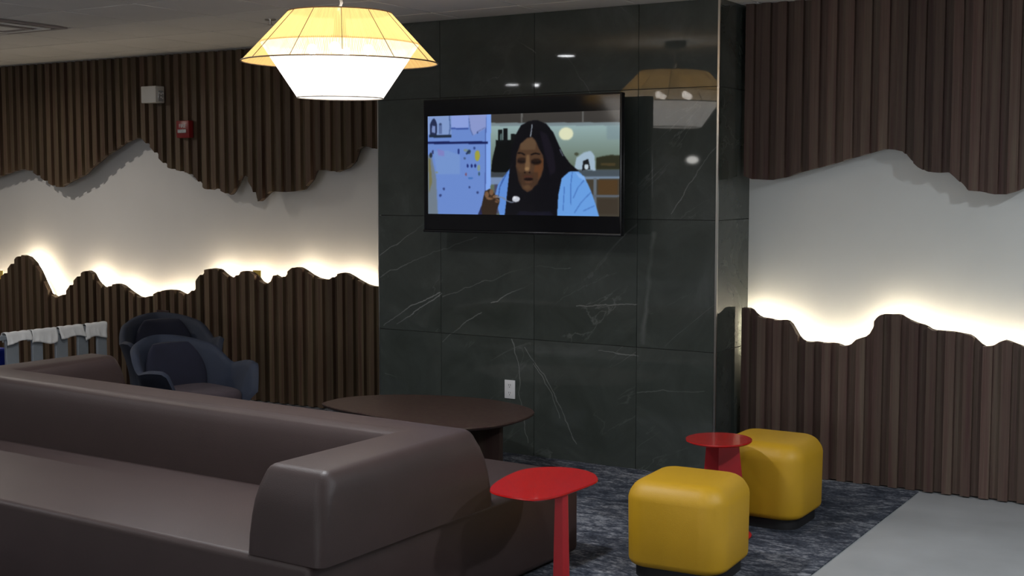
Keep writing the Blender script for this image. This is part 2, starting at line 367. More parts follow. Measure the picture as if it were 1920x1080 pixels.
# wound-string lamp shades: threads with open gaps between them
def shade_mat(name, col, cover, emis, estr, n_threads):
    m, N, L, b = nm(name)
    out = N['Material Output']
    tc = N.new('ShaderNodeTexCoord'); sp = N.new('ShaderNodeSeparateXYZ'); L.new(tc.outputs['Object'], sp.inputs[0])
    an = mathn(N, L, 'ARCTAN2', sp.outputs[0], sp.outputs[1])
    st = mathn(N, L, 'SINE', mathn(N, L, 'MULTIPLY', an, n_threads))
    nz = N.new('ShaderNodeTexNoise'); nz.inputs['Scale'].default_value = 1
    sv = N.new('ShaderNodeCombineXYZ'); L.new(mathn(N, L, 'MULTIPLY', an, 22), sv.inputs[0]); L.new(mathn(N, L, 'MULTIPLY', sp.outputs[2], 3), sv.inputs[1])
    L.new(sv.outputs[0], nz.inputs['Vector'])
    fac = mathn(N, L, 'MULTIPLY_ADD', st, .14); N[-1].inputs[2].default_value = cover - .20
    fac = mathn(N, L, 'ADD', fac, mathn(N, L, 'MULTIPLY', nz.outputs['Fac'], .4), True)
    df = N.new('ShaderNodeBsdfDiffuse'); df.inputs[0].default_value = (*col, 1)
    tl = N.new('ShaderNodeBsdfTranslucent'); tl.inputs[0].default_value = (*col, 1)
    m1 = N.new('ShaderNodeMixShader'); m1.inputs[0].default_value = .55; L.new(df.outputs[0], m1.inputs[1]); L.new(tl.outputs[0], m1.inputs[2])
    em = N.new('ShaderNodeEmission'); em.inputs[0].default_value = (*emis, 1); em.inputs[1].default_value = estr
    ad = N.new('ShaderNodeAddShader'); L.new(m1.outputs[0], ad.inputs[0]); L.new(em.outputs[0], ad.inputs[1])
    tr = N.new('ShaderNodeBsdfTransparent')
    m2 = N.new('ShaderNodeMixShader'); L.new(fac, m2.inputs[0]); L.new(tr.outputs[0], m2.inputs[1]); L.new(ad.outputs[0], m2.inputs[2])
    L.new(m2.outputs[0], out.inputs['Surface'])
    return m
M_shade_o = shade_mat('amber_string_shade', (.80, .48, .14), .66, (1.0, .64, .24), .92, 260)
M_shade_i = shade_mat('white_string_shade', (.85, .85, .85), .60, (1.0, .98, .95), 1.9, 160)

# ------------------------------------------------------------------ room shell
struct(box('floor', -12.6, 4.2, -8.1, 7.8, -.12, 0, M_floor))
cp = box('carpet', -12.0, -1.774, 2.2, 6.785, .0005, .006, M_carpet)
box('carpet_edge', -12.0, -5.23, 6.785, 7.40, .0005, .006, M_carpet, cp); box('carpet_edge', -2.836, -1.774, 6.785, 7.10, .0005, .006, M_carpet, cp)
tag(cp, 'dark blue-grey brushed carpet running up to the pale grey floor', 'carpet')
cl = struct(box('ceiling', -12.6, 4.2, -8.1, 7.8, H + .012, H + .12, M_bar))
struct(box('wall_left', -12.5, -5.24, LW, LW + .12, 0, H, M_plaster))
struct(box('wall_right', -2.84, 4.1, RW, RW + .12, 0, H, mat('cool_plaster_paint', (.71, .73, .72), .85, noise=.02, nscale=3, bump=.15, bscale=180)))
struct(box('wall_side_left', -12.6, -12.48, -8.1, LW + .1, 0, H, M_plaster))
struct(box('wall_side_right', 4.08, 4.2, -8.1, RW + .1, 0, H, M_plaster))
struct(box('wall_back', -12.6, 4.2, -8.1, -8.0, 0, H, mat('back_wall_paint', (.55, .54, .52), .8, noise=.1, nscale=1)))

w1 = struct(bpy.data.objects.new('fill_window_1', None)); COL.objects.link(w1); w1.location = (-1.0, -7.99, 1.65)  # unseen window, added only to light the room from behind
M_fill_pane = mat('fill_glow_pane', (1, 1, 1), .5, emis=(.93, .96, 1.0), estr=2, noise=.01)  # glowing panes of the added window
for k in range(4): box('fill_pane', -3.8 + 1.9 * k + .02, -1.9 + 1.9 * k - .02, 0, .02, -.75, .75, M_fill_pane, w1)
for a, b, c, d in ((-3.86, 3.86, .75, .81), (-3.86, 3.86, -.81, -.75)): box('fill_window_frame', a, b, -.005, .05, c, d, M_bar, w1)
for k in range(5): box('fill_window_frame', -3.83 + 1.9 * k, -3.77 + 1.9 * k, -.005, .05, -.75, .75, M_bar, w1)

# stone-clad pier carrying the television
pier = struct(box('wall_center', -5.212, -2.852, TVY + .012, LW + .05, 0, H, M_backer))
XS = [-5.222, -4.728, -4.035, -3.338, -2.852]
ZS = [0, .728, 1.476, 2.222, H]
J = .0012
for i in range(4):
    for j in range(4):
        box('stone_tile', XS[i] + J, XS[i + 1] - J, TVY, TVY + .012, ZS[j] + J, ZS[j + 1] - J, M_stone, pier, bev=.0008, seg=1)
for j in range(4):       # return face on the right
    box('stone_tile', -2.853, -2.841, TVY + .012, RW, ZS[j] + J, ZS[j + 1] - J, M_stone, pier, bev=.0008, seg=1)
    box('stone_tile', -5.224, -5.212, TVY + .012, LW, ZS[j] + J, ZS[j + 1] - J, M_stone, pier, bev=.0008, seg=1)
struct(box('trim_1', -2.851, -2.839, TVY - .003, TVY + .011, 0, H, M_steel))
struct(box('trim_2', -5.226, -5.220, TVY - .003, TVY + .009, 0, H, M_steel))

# ceiling boards laid in a grid with visible bars
PX, PY = .61, .61
gx0, gy0 = -12.0 + .12, 6.475 - 9 * .61
tile_me = None
VENT = (-7.335, 5.52)
nb = 0
bars = bmesh.new()
xs = [gx0 + PX * i for i in range(27)]; ys = [gy0 + PY * i for i in range(12)]
for i in range(len(xs) - 1):
    for j in range(len(ys) - 1):
        cx, cy = xs[i] + PX / 2, ys[j] + PY / 2
        if cy > 7.6 or cx > 3.7: continue
        # only where the photograph looks or what the stone mirrors
        if cy < 1.6 or (cx > -2.0 and cy < 3) : continue
        if abs(cx - VENT[0]) < .45 and abs(cy - VENT[1]) < .3: continue
        if tile_me is None:
            t = box('ceiling_board', -PX / 2 + .007, PX / 2 - .007, -PY / 2 + .007, PY / 2 - .007, -.006, .004, M_ceil, cl, bev=.002, seg=1)
            tile_me = t.data; t.location = (cx, cy, H + .006)
        else:
            link('ceiling_board', tile_me, cl, (cx, cy, H + .006))
        nb += 1
b_ = box('ceiling_board', -12.5, 4.1, -8.0, gy0 + .3, H, H + .012, M_ceil, cl)

# ------------------------------------------------------------------ slat cladding
def interp(c, x):
    if x <= c[0][0]: return c[0][1]
    for a, b in zip(c[:-1], c[1:]):
        if x <= b[0]:
            t = (x - a[0]) / max(1e-6, b[0] - a[0]); return a[1] + (b[1] - a[1]) * t
    return c[-1][1]

LOW_L.sort(); UP_L.sort(); UP_R.sort(); LOW_R.sort()
# carry the ragged edges on beyond the frame
LOW_L = [(-12.3, .80), (-11.9, .98), (-11.6, .86), (-11.2, .74), (-10.9, .84), (-10.6, .97), (-10.3, .83), (-10.1, .76)] + LOW_L + [(-5.5, .97), (-5.2, .93)]
UP_L = [(-12.3, 1.7), (-11.8, 1.95), (-11.3, 1.72), (-10.9, 1.62), (-10.5, 1.72), (-10.2, 1.70)] + UP_L + [(-5.5, 1.88), (-5.2, 1.8)]
UP_R = UP_R + [(-1.1, 1.78), (-.8, 1.72), (-.4, 1.9), (0, 1.74), (.5, 1.66), (1.0, 1.8), (1.5, 1.9), (2.2, 1.75), (2.7, 1.7)]
LOW_R = LOW_R + [(-1.1, .80), (-.8, .93), (-.5, .98), (-.2, .84), (.2, .78), (.6, .94), (1.1, .99), (1.5, .82), (2.1, .87), (2.7, .8)]

P = .0963
SUB = [(0, .002), (.0001, .034), (.0125, .034), (.025, .034), (.0375, .034), (.0499, .034), (.050, .002), (.062, .002), (.074, .002), (.085, .002), (P, .002)]   # raised batten, then recessed strip
def cladding(name, label, x0, x1, face_y, back_y, curve, top, m):
    """vertical fluted slats on a backing board; one end follows the curve"""
    rt = thing(name, label, 'wall panel', ((x0 + x1) / 2, face_y + .045, 0))
    ox = (x0 + x1) / 2; oy = face_y + .045
    base = face_y + .034           # groove depth reference: front faces at face_y
    n = int(round((x1 - x0) / P)); Pn = (x1 - x0) / n
    flat = (H - .001) if top else .008
    for i in range(n):
        s0 = x0 + i * Pn
        V = []; F = []
        for (sx, d) in SUB:
            x = s0 + sx * Pn / P; z = interp(curve, x)
            fy = base - d + .0
            by = base + .001
            for yy in (fy, by):
                V.append((x - ox, yy - oy, z)); V.append((x - ox, yy - oy, flat))
        k = len(SUB)
        for c in range(k - 1):
            a = 4 * c; b = a + 4
            F += [(a, b, b + 1, a + 1), (a + 2, a + 3, b + 3, b + 2), (a, a + 2, b + 2, b), (a + 1, b + 1, b + 3, a + 3)]
        F += [(0, 1, 3, 2), (4 * (k - 1), 4 * (k - 1) + 2, 4 * (k - 1) + 3, 4 * (k - 1) + 1)]
        bm = bmesh.new(); me = mesh('t', V, F); bm.from_mesh(me); bpy.data.meshes.remove(me)
        bmobj('slat', bm, m, rt, smooth=False)
    # backing board cut to the same line
    V = []; F = []; N_ = int((x1 - x0) / .02)
    for c in range(N_ + 1):
        x = x0 + (x1 - x0) * c / N_; z = interp(curve, x)
        for yy in (base + .0015, face_y + .046):
            V.append((x - ox, yy - oy, z)); V.append((x - ox, yy - oy, flat))
    for c in range(N_):
        a = 4 * c; b = a + 4
        F += [(a, b, b + 1, a + 1), (a + 2, a + 3, b + 3, b + 2), (a, a + 2, b + 2, b), (a + 1, b + 1, b + 3, a + 3)]
    F += [(0, 1, 3, 2), (4 * N_, 4 * N_ + 2, 4 * N_ + 3, 4 * N_ + 1)]
    bm = bmesh.new(); me = mesh('t', V, F); bm.from_mesh(me); bpy.data.meshes.remove(me)
    bmobj('backing_board', bm, M_backer, rt, smooth=False)
    for z in ((.25, .55) if not top else (2.25, 2.55)):   # battens to the plaster
        box('batten', x0 + .1 - ox, x1 - .1 - ox, .0015, back_y - oy - .0005, z - .03, z + .03, M_backer, rt)
    return rt

cladding('slat_panel', 'dark walnut ribbed panel low on the left wall, jagged lit top edge', -12.45, -5.232, LY, LW, LOW_L, False, M_wood)
cladding('slat_panel', 'dark walnut ribbed panel hanging from the ceiling on the left wall', -12.45, -5.232, LY, LW, UP_L, True, M_wood)
cladding('slat_panel', 'walnut ribbed panel low on the right wall behind the yellow ottomans', -2.812, 2.6, RY, RW, LOW_R, False, M_woodR)
cladding('slat_panel', 'walnut ribbed panel hanging from the ceiling on the right wall', -2.812, 2.6, RY, RW, UP_R, True, M_woodR)

def led_strip(label, curve, x0, x1, back_y, wall_y, drop=.036, leds=()):
    pts = []
    n = int((x1 - x0) / .015)
    raw = [(x0 + (x1 - x0) * i / n, 0) for i in range(n + 1)]
    raw = [(x, interp(curve, x)) for x, _ in raw]
    V = []; F = []
    for i, (x, z) in enumerate(raw):
        a = raw[max(0, i - 1)]; b = raw[min(n, i + 1)]
        t = Vector((b[0] - a[0], b[1] - a[1])).normalized(); nn = Vector((t.y, -t.x))
        px, pz = x + nn.x * drop, z + nn.y * drop
        pts.append((px, pz)); u = Vector((nn.x, nn.y)) * .005
        for yy in (wall_y - .100, wall_y - .096):
            V += [(px - u.x, yy, pz - u.y), (px + u.x, yy, pz + u.y)]
    for i in range(n):
        a = 4 * i; b = a + 4
        F += [(a + 2, b + 2, b + 3, a + 3), (a, a + 1, b + 1, b), (a, b, b + 2, a + 2), (a + 1, a + 3, b + 3, b + 1)]
    o = link('led_strip', mesh('led_strip', V, F, material=M_led))
    tag(o, label, 'light strip')
led_strip('warm white light strip glowing behind the low left ribbed panel', LOW_L, -12.2, -5.26, LY + .046, LW)
led_strip('warm white light strip glowing behind the low right ribbed panel', LOW_R, -2.80, 2.5, RY + .046, RW)
# short vertical run of the right strip by the stone
o = box('led_strip', -2.806, -2.800, RY + .049, RY + .056, .68, .925, M_led); tag(o, 'short upright light strip in the gap beside the stone pier', 'light strip')

# small yellow tabs caught in the glow
for (x, z, lb) in ((-6.935, .985, 'small yellow tab glowing above the left panel edge, near the stone pier'), (-10.03, .875, 'small yellow tab in the glow at the far left end of the panel')):
    t = box('yellow_tab', x - .045, x + .035, LY + .058, LY + .062, z - .05, z + .028, M_tab); tag(t, lb, 'tab')

# ------------------------------------------------------------------ television
SX0, SX1, SZ0, SZ1 = -4.712, -3.338, 1.383, 2.196
TF = 6.58
tv = thing('television', 'wall-mounted black flat television showing a woman eating in a kitchen', 'television', ((SX0 + SX1) / 2, TF, SZ0))
def tl(x, y, z): return (x - tv.location.x, y - tv.location.y, z - tv.location.z)
def tvbox(name, x0, x1, y0, y1, z0, z1, m, bev=0, seg=2):
    a = tl(x0, y0, z0); b = tl(x1, y1, z1)
    return box(name, a[0], b[0], a[1], b[1], a[2], b[2], m, tv, bev=bev, seg=seg)
tvbox('housing', SX0, SX1, TF + .004, TF + .045, SZ0, SZ1, M_tv, .006)
tvbox('rear_bulge', SX0 + .12, SX1 - .12, TF + .045, TF + .085, SZ0 + .02, SZ1 - .25, M_tv, .012)
tvbox('screen', SX0 + .010, SX1 - .010, TF, TF + .005, SZ0 + .016, SZ1 - .010, M_glass, .001, 1)
tvbox('frame_strip', SX0, SX1, TF - .003, TF + .010, SZ0, SZ0 + .015, M_tv, .003)
tvbox('wall_bracket', -4.25, -3.80, TF + .085, TVY - .001, 1.60, 2.0, M_tv, .004)

def screen_picture():
    """the film on the screen, painted as coloured cells (flat print on the lit screen)"""
    W, Hh = 400, 182
    TL, TR, BL, BR = (802.2, 217.8), (1162, 207.5), (804.4, 399.4), (1162.8, 406.7)
    jj, ii = np.meshgrid((np.arange(W) + .5) / W, (np.arange(Hh) + .5) / Hh)
    PXx = (1 - ii) * ((1 - jj) * TL[0] + jj * TR[0]) + ii * ((1 - jj) * BL[0] + jj * BR[0])
    PYy = (1 - ii) * ((1 - jj) * TL[1] + jj * TR[1]) + ii * ((1 - jj) * BL[1] + jj * BR[1])
    img = np.zeros((Hh, W, 3))
    def inside(poly):
        r = np.zeros(PXx.shape, bool); n = len(poly)
        for k in range(n):
            x1, y1 = poly[k]; x2, y2 = poly[(k + 1) % n]
            if y1 == y2: continue
            c = ((y1 > PYy) != (y2 > PYy)) & (PXx < (x2 - x1) * (PYy - y1) / (y2 - y1) + x1); r ^= c
        return r
    def blur(a, k):
        for _ in range(k):
            p = np.pad(a, ((1, 1), (1, 1)) + ((0, 0),) * (a.ndim - 2), mode='edge')
            a = (p[:-2, 1:-1] + p[2:, 1:-1] + p[1:-1, :-2] + p[1:-1, 2:] + 2 * p[1:-1, 1:-1]) / 6
        return a
    def fill(poly, c, soft=1, al=1.0):
        nonlocal img
        mk = inside(poly).astype(float)
        mk = (blur(mk, soft) if soft else mk) * al
        img = img * (1 - mk[..., None]) + np.array(c, float) * mk[..., None]
    def rect(x0, y0, x1, y1, c, soft=1, al=1.0): fill([(x0, y0), (x1, y0), (x1, y1), (x0, y1)], c, soft, al)
    def ell(cx, cy, rx, ry, c, soft=1, al=1.0): fill([(cx + rx * math.cos(t * math.pi / 12), cy + ry * math.sin(t * math.pi / 12)) for t in range(24)], c, soft, al)
    def line(pts, w, c, soft=1, al=1.0):
        for (ax, ay), (bx, by) in zip(pts[:-1], pts[1:]):
            d = math.hypot(bx - ax, by - ay); nx, ny = -(by - ay) / d * w / 2, (bx - ax) / d * w / 2
            fill([(ax + nx, ay + ny), (bx + nx, by + ny), (bx - nx, by - ny), (ax - nx, ay - ny)], c, soft, al)
    # kitchen behind
    g = np.clip((PYy - 230) / 95, 0, 1)[..., None]
    img[:] = (1 - g) * np.array([150, 176, 178.]) + g * np.array([92, 104, 86.])
    rect(926, 200, 1170, 231, (58, 55, 52), 1); rect(926, 230, 1170, 236, (120, 135, 140), 2)
    for x in (985, 1096): rect(x, 205, x + 3, 230, (98, 98, 96), 1)
    rect(1140, 236, 1170, 262, (118, 138, 146), 5, .6)
    ell(1068, 251, 13, 12, (222, 225, 190), 3)
    rect(1040, 318, 1170, 334, (70, 80, 88), 2); rect(1090, 334, 1170, 410, (66, 60, 50), 1)
    rect(1126, 338, 1160, 366, (78, 58, 34), 2); rect(1126, 374, 1160, 402, (60, 52, 42), 2)
    rect(1090, 331, 1170, 336, (112, 130, 150), 1); rect(1118, 334, 1123, 410, (96, 104, 112), 1); rect(1100, 366, 1165, 370, (90, 96, 104), 1)
    fill([(1083, 318), (1087, 296), (1100, 286), (1112, 283), (1119, 292), (1121, 320)], (160, 182, 200), 2)
    fill([(1097, 320), (1099, 302), (1108, 298), (1112, 318)], (26, 28, 30), 1); ell(1105, 313, 4, 5, (190, 205, 215), 1)
    ell(1087, 289, 4, 3, (70, 75, 60), 1)
    fill([(1122, 318), (1122, 296), (1135, 293), (1148, 291), (1163, 292), (1163, 318)], (44, 44, 30), 2); rect(1130, 306, 1155, 311, (70, 60, 38), 1)
    rect(926, 322, 965, 332, (60, 66, 72), 1); rect(926, 332, 965, 345, (118, 140, 178), 2); rect(936, 345, 944, 400, (70, 70, 100), 2)
    # dark appliance and knife block
    fill([(929, 322), (931, 300), (938, 270), (938, 262), (980, 262), (980, 322)], (8, 10, 10), 1)
    rect(942, 243, 950, 266, (14, 18, 18), 1); rect(952, 240, 960, 266, (12, 14, 16), 1); rect(946, 250, 949, 262, (80, 100, 100), 1); rect(966, 251, 976, 270, (16, 18, 18), 1)
    # refrigerator with papers and magnets
    rect(795, 200, 928, 410, (106, 138, 206), 0); rect(919, 200, 928, 410, (124, 160, 232), 1); rect(917, 200, 919, 410, (76, 100, 168), 1)
    rect(920, 266, 928, 380, (128, 166, 238), 1)
    rect(795, 212, 850, 252, (130, 155, 205), 2); rect(850, 214, 884, 239, (140, 160, 222), 1); rect(849, 239, 884, 242, (60, 84, 158), 1)
    fill([(884, 212), (919, 212), (918, 240), (894, 253), (887, 240)], (138, 152, 205), 1); line([(885, 222), (888, 242), (893, 253)], 1.4, (84, 104, 160), 1); line([(901, 247), (918, 238)], 1.2, (90, 108, 160), 1); ell(902, 248, 1.6, 2, (60, 80, 130), 1)
    line([(846, 216), (848, 236), (846, 252)], 2, (70, 96, 150), 1)
    fill([(807, 253), (807, 232), (811, 224), (815, 221), (819, 226), (821, 232), (821, 253)], (34, 44, 78), 1); rect(811, 235, 818, 248, (120, 140, 190), 1)
    rect(825, 231, 831, 250, (92, 112, 160), 1); ell(828, 232, 2, 2, (50, 66, 104), 1); rect(805, 252, 850, 257, (30, 42, 62), 1)
    rect(795, 264.5, 922, 269, (20, 30, 86), 1)
    fill([(814, 283), (842, 281), (868, 290), (868, 326), (822, 326)], (118, 150, 206), 2, .8)
    fill([(822, 278), (836, 282), (836, 292), (824, 290)], (132, 122, 190), 2, .7); ell(813, 284, 2, 4, (50, 60, 110), 1)
    fill([(802, 290), (810, 290), (820, 330), (824, 400), (802, 400)], (112, 120, 120), 4, .8); fill([(804, 296), (808, 296), (812, 340), (806, 360)], (120, 112, 60), 2, .8); ell(809, 290, 3, 5, (40, 48, 60), 1)
    ell(865, 283, 2.2, 5, (34, 52, 120), 1); ell(885, 284, 4, 4, (60, 84, 90), 1); line([(880, 288), (888, 281)], 3, (30, 46, 90), 1); ell(896, 277, 2, 2.5, (50, 70, 130), 1)
    ell(902, 291, 5, 10, (160, 158, 62), 2); ell(879, 281, 4, 2.5, (120, 140, 140), 1); ell(877, 296, 2.5, 2, (70, 90, 130), 1)
    for (x, y) in ((883, 310), (891, 310), (898, 310)): ell(x, y, 2, 3.4, (26, 40, 110), 1)
    ell(905, 314, 3, 6, (130, 150, 140), 1); ell(880, 326, 2, 3, (120, 84, 110), 1); ell(889, 333, 5, 1.8, (60, 110, 180), 1); ell(906, 325, 2, 3.5, (60, 90, 110), 1)
    for (x, y, r_) in ((836, 353, 2.4), (829, 365, 2.6), (887, 350, 2), (903, 360, 2.3)): ell(x, y, r_, r_, (48, 64, 120), 1)
    ell(821, 322, 3, 2, (130, 140, 130), 1)
    # woman: shirt, hair, face, hand with spoon
    fill([(966, 314), (956, 327), (942, 346), (937, 366), (944, 395), (948, 410), (985, 410), (985, 330)], (96, 142, 216), 1)
    line([(960, 322), (946, 350), (943, 372)], 1.5, (50, 80, 150), 1); line([(952, 334), (944, 356)], 1.2, (60, 92, 160), 1)
    fill([(1074.5, 319), (1090, 320.5), (1101.7, 332), (1113, 357), (1121, 381), (1128, 406), (1128, 412), (1050, 412), (1050, 336)], (104, 158, 226), 1)
    fill([(1085, 322), (1101, 331), (1104, 340), (1092, 333)], (130, 176, 236), 1)
    for pl in ([(1101, 338), (1090, 352), (1082, 372)], [(1114, 360), (1096, 380), (1084, 400)], [(1080, 322), (1077, 350), (1078, 385)], [(1120, 386), (1100, 396)], [(1066, 350), (1064, 395)]):
        line(pl, 1.6, (62, 104, 178), 1, .8)
    fill([(1000.6, 226.5), (1016, 225.5), (1031.7, 232), (1045, 248), (1055, 272), (1064.7, 291), (1076, 307), (1092, 321), (1074, 322), (1061, 334), (1055, 365.5), (1053, 412), (955, 412), (961.7, 346), (965.6, 307), (967.5, 278), (975, 253), (985, 235)], (12, 11, 16), 1)
    fill([(1020, 245), (1034, 252), (1046, 285), (1050, 320), (1040, 330), (1030, 290)], (26, 22, 32), 4, .8)
    fill([(985, 395), (1010, 398), (1040, 396), (1052, 412), (970, 412)], (24, 24, 40), 4, .7)
    fill([(996.7, 259), (1006, 256.7), (1013, 264), (1020, 280), (1027, 292), (1028, 312), (1024, 330), (1017, 342), (1006, 356), (998, 360), (989, 354), (981, 334), (976, 311), (977, 290), (984, 270)], (78, 56, 40), 2)
    fill([(984, 270), (996.7, 259), (1006, 257), (1014, 268), (1012, 280), (985, 281)], (98, 76, 56), 3, .8)
    fill([(1014, 300), (1027, 296), (1027, 318), (1018, 336), (1008, 330)], (104, 62, 34), 3, .6)
    fill([(977, 311), (984, 326), (989, 354), (981, 340)], (52, 38, 30), 2, .8)
    ell(987, 301, 9, 6, (40, 27, 22), 3); ell(1014, 303, 10, 6, (36, 24, 18), 3)
    fill([(982, 322), (1018, 322), (1018, 346), (1000, 352), (985, 344)], (62, 44, 32), 3, .7)
    line([(979, 287), (985, 286), (993, 290)], 2.6, (18, 12, 12), 1); line([(1004, 290), (1012, 287), (1021, 289)], 2.6, (18, 12, 12), 1)
    line([(980, 301), (987, 303.5), (993, 302)], 1.8, (14, 10, 10), 1); line([(1006, 303), (1013, 305.5), (1021, 303)], 1.8, (14, 10, 10), 1)
    fill([(996, 290), (1001, 290), (1003, 314), (1000, 321), (994, 320), (993, 314)], (122, 94, 66), 3, .8); ell(997, 316, 4, 3.5, (152, 120, 84), 2, .8)
    ell(993, 323, 2, 1.4, (30, 18, 14), 1); ell(1002, 323, 2, 1.4, (30, 18, 14), 1)
    ell(999, 331, 9, 2.6, (74, 44, 34), 2); ell(1000, 335.5, 9, 2.6, (22, 12, 12), 1); ell(1000, 341, 7, 2.2, (84, 58, 42), 2)
    ell(998, 350, 6, 4, (96, 72, 50), 3, .7)
    line([(1006, 233), (1005, 243), (1003, 256)], 1.8, (150, 160, 170), 1); line([(1057, 280), (1063, 293)], 1.2, (130, 140, 160), 1)
    fill([(917, 358), (926.7, 353), (933, 358), (938, 366), (946, 371), (946, 378), (941, 392), (938, 412), (900, 412), (911, 385)], (48, 36, 26), 1)
    fill([(911, 386), (903, 404), (900, 412), (912, 412)], (34, 40, 92), 2, .8)
    for (x, y, a_, b_2) in ((921, 364, 4, 6), (930, 360, 4, 6), (927, 371, 7, 3), (938, 368, 6, 3.2), (941, 376, 4.5, 3.4)): ell(x, y, a_, b_2, (118, 88, 64), 1)
    line([(924, 368), (934, 371)], 1.2, (40, 26, 18), 1); line([(934, 374), (944, 377)], 1.2, (34, 24, 18), 1)
    line([(938, 368), (952, 370), (960, 376), (968, 379), (974, 378)], 2.0, (122, 132, 150), 1)
    ell(977, 373, 7.5, 5.5, (196, 200, 210), 1); ell(974, 370, 3, 2.4, (222, 226, 232), 1)
    img = blur(img, 1)
    # into linear light
    a = np.clip(img / 255, 0, 1); a = np.where(a <= .04045, a / 12.92, ((a + .055) / 1.055) ** 2.4)
    x0, x1, z0, z1 = -4.674, -3.349, 1.496, 2.095
    gx, gz = np.meshgrid(np.linspace(x0, x1, W + 1), np.linspace(z1, z0, Hh + 1))
    V = np.stack([gx - tv.location.x, np.full(gx.shape, -.0012), gz - tv.location.z], -1).reshape(-1, 3)
    idx = np.arange((W + 1) * (Hh + 1)).reshape(Hh + 1, W + 1)
    F = np.stack([idx[:-1, :-1], idx[1:, :-1], idx[1:, 1:], idx[:-1, 1:]], -1).reshape(-1, 4)
    me = bpy.data.meshes.new('screen_image')
    me.vertices.add(len(V)); me.vertices.foreach_set('co', V.ravel())
    me.loops.add(F.size); me.loops.foreach_set('vertex_index', F.ravel())
    me.polygons.add(len(F)); me.polygons.foreach_set('loop_start', np.arange(0, F.size, 4)); me.polygons.foreach_set('loop_total', np.full(len(F), 4))
    me.update(calc_edges=True); me.validate()
    at = me.color_attributes.new('picture', 'FLOAT_COLOR', 'CORNER')
    cc = np.ones((len(F), 4, 4)); cc[:, :, :3] = a.reshape(-1, 1, 3); at.data.foreach_set('color', cc.ravel())
    m, N, L, b = nm('lit_screen_picture')
    an = N.new('ShaderNodeAttribute'); an.attribute_name = 'picture'
    L.new(an.outputs['Color'], b.inputs['Emission Color']); b.inputs['Emission Strength'].default_value = .88
    b.inputs['Base Color'].default_value = (.002, .002, .003, 1); b.inputs['Roughness'].default_value = .10
    me.materials.append(m)
    link('screen_image', me, tv)
screen_picture()

# ------------------------------------------------------------------ sofa
SH = .398
sofa = thing('sofa', 'long brown leather two-sided sofa with s-shaped back in the foreground', 'sofa', (-2.757, 5.04, 0), R(-1.8))
bm = box_bm(-3.30, 0, -1.775, 0, .03, SH, .03, 4)
bmobj('seat_base', bm, M_leather, sofa, flat_angle=50)
box('plinth', -3.24, -.06, -1.71, -.06, .006, .031, M_black, sofa)
def corners(pts, rad):
    """round the convex corners of a clockwise-or-not polygon; rad gives each corner's radius"""
    out = []; n = len(pts)
    for i, r_ in enumerate(rad):
        p = Vector(pts[i]); a = (Vector(pts[i - 1]) - p).normalized(); b = (Vector(pts[(i + 1) % n]) - p).normalized()
        if r_ == 0: out.append((p.x, p.y)); continue
        c = p + (a + b) * r_
        for k in range(7):
            t = k / 6 * math.pi / 2
            q = c - b * r_ * math.cos(t) - a * r_ * math.sin(t)
            out.append((q.x, q.y))
    return out
def inset(pts, d):
    out = []; n = len(pts)
    for i in range(n):
        p = Vector(pts[i]); e1 = (p - Vector(pts[i - 1])).normalized(); e2 = (Vector(pts[(i + 1) % n]) - p).normalized()
        n1 = Vector((-e1.y, e1.x)); n2 = Vector((-e2.y, e2.x)); m = (n1 + n2); m = m / max(.3, (1 + n1.dot(n2)))
        out.append((p.x + m.x * d, p.y + m.y * d))
    return out
bot = [(-.315, -1.765), (.042, -1.765), (.030, -.70), (-3.0, -.66), (-3.0, .004), (-3.285, .004), (-3.285, -1.0), (-.315, -1.0)]
top = [(-.298, -1.70), (.014, -1.70), (-.018, -.745), (-3.015, -.70), (-3.015, -.05), (-3.262, -.05), (-3.262, -.965), (-.298, -.965)]
RAD0 = [.035, .04, .06, 0, .04, .04, .04, 0]; RAD1 = [.055, .06, .085, 0, .06, .06, .06, 0]
rings = []
for z, t in ((SH - .004, 0), (.46, .06), (.53, .20), (.585, .38), (.63, .62), (.660, .86)):
    P_ = [(b_[0] + (t_[0] - b_[0]) * t, b_[1] + (t_[1] - b_[1]) * t) for b_, t_ in zip(bot, top)]
    rd = [a + (b - a) * t for a, b in zip(RAD0, RAD1)]
    C_ = corners(P_, rd); rings.append([(x, y, z) for x, y in C_])
for d, z in ((.010, .679), (.021, .692), (.034, .7005), (.050, .7045)):
    rings.append([(x, y, z) for x, y in inset(C_, d)])
loft('backrest', rings, M_leather, sofa, flat_angle=50)

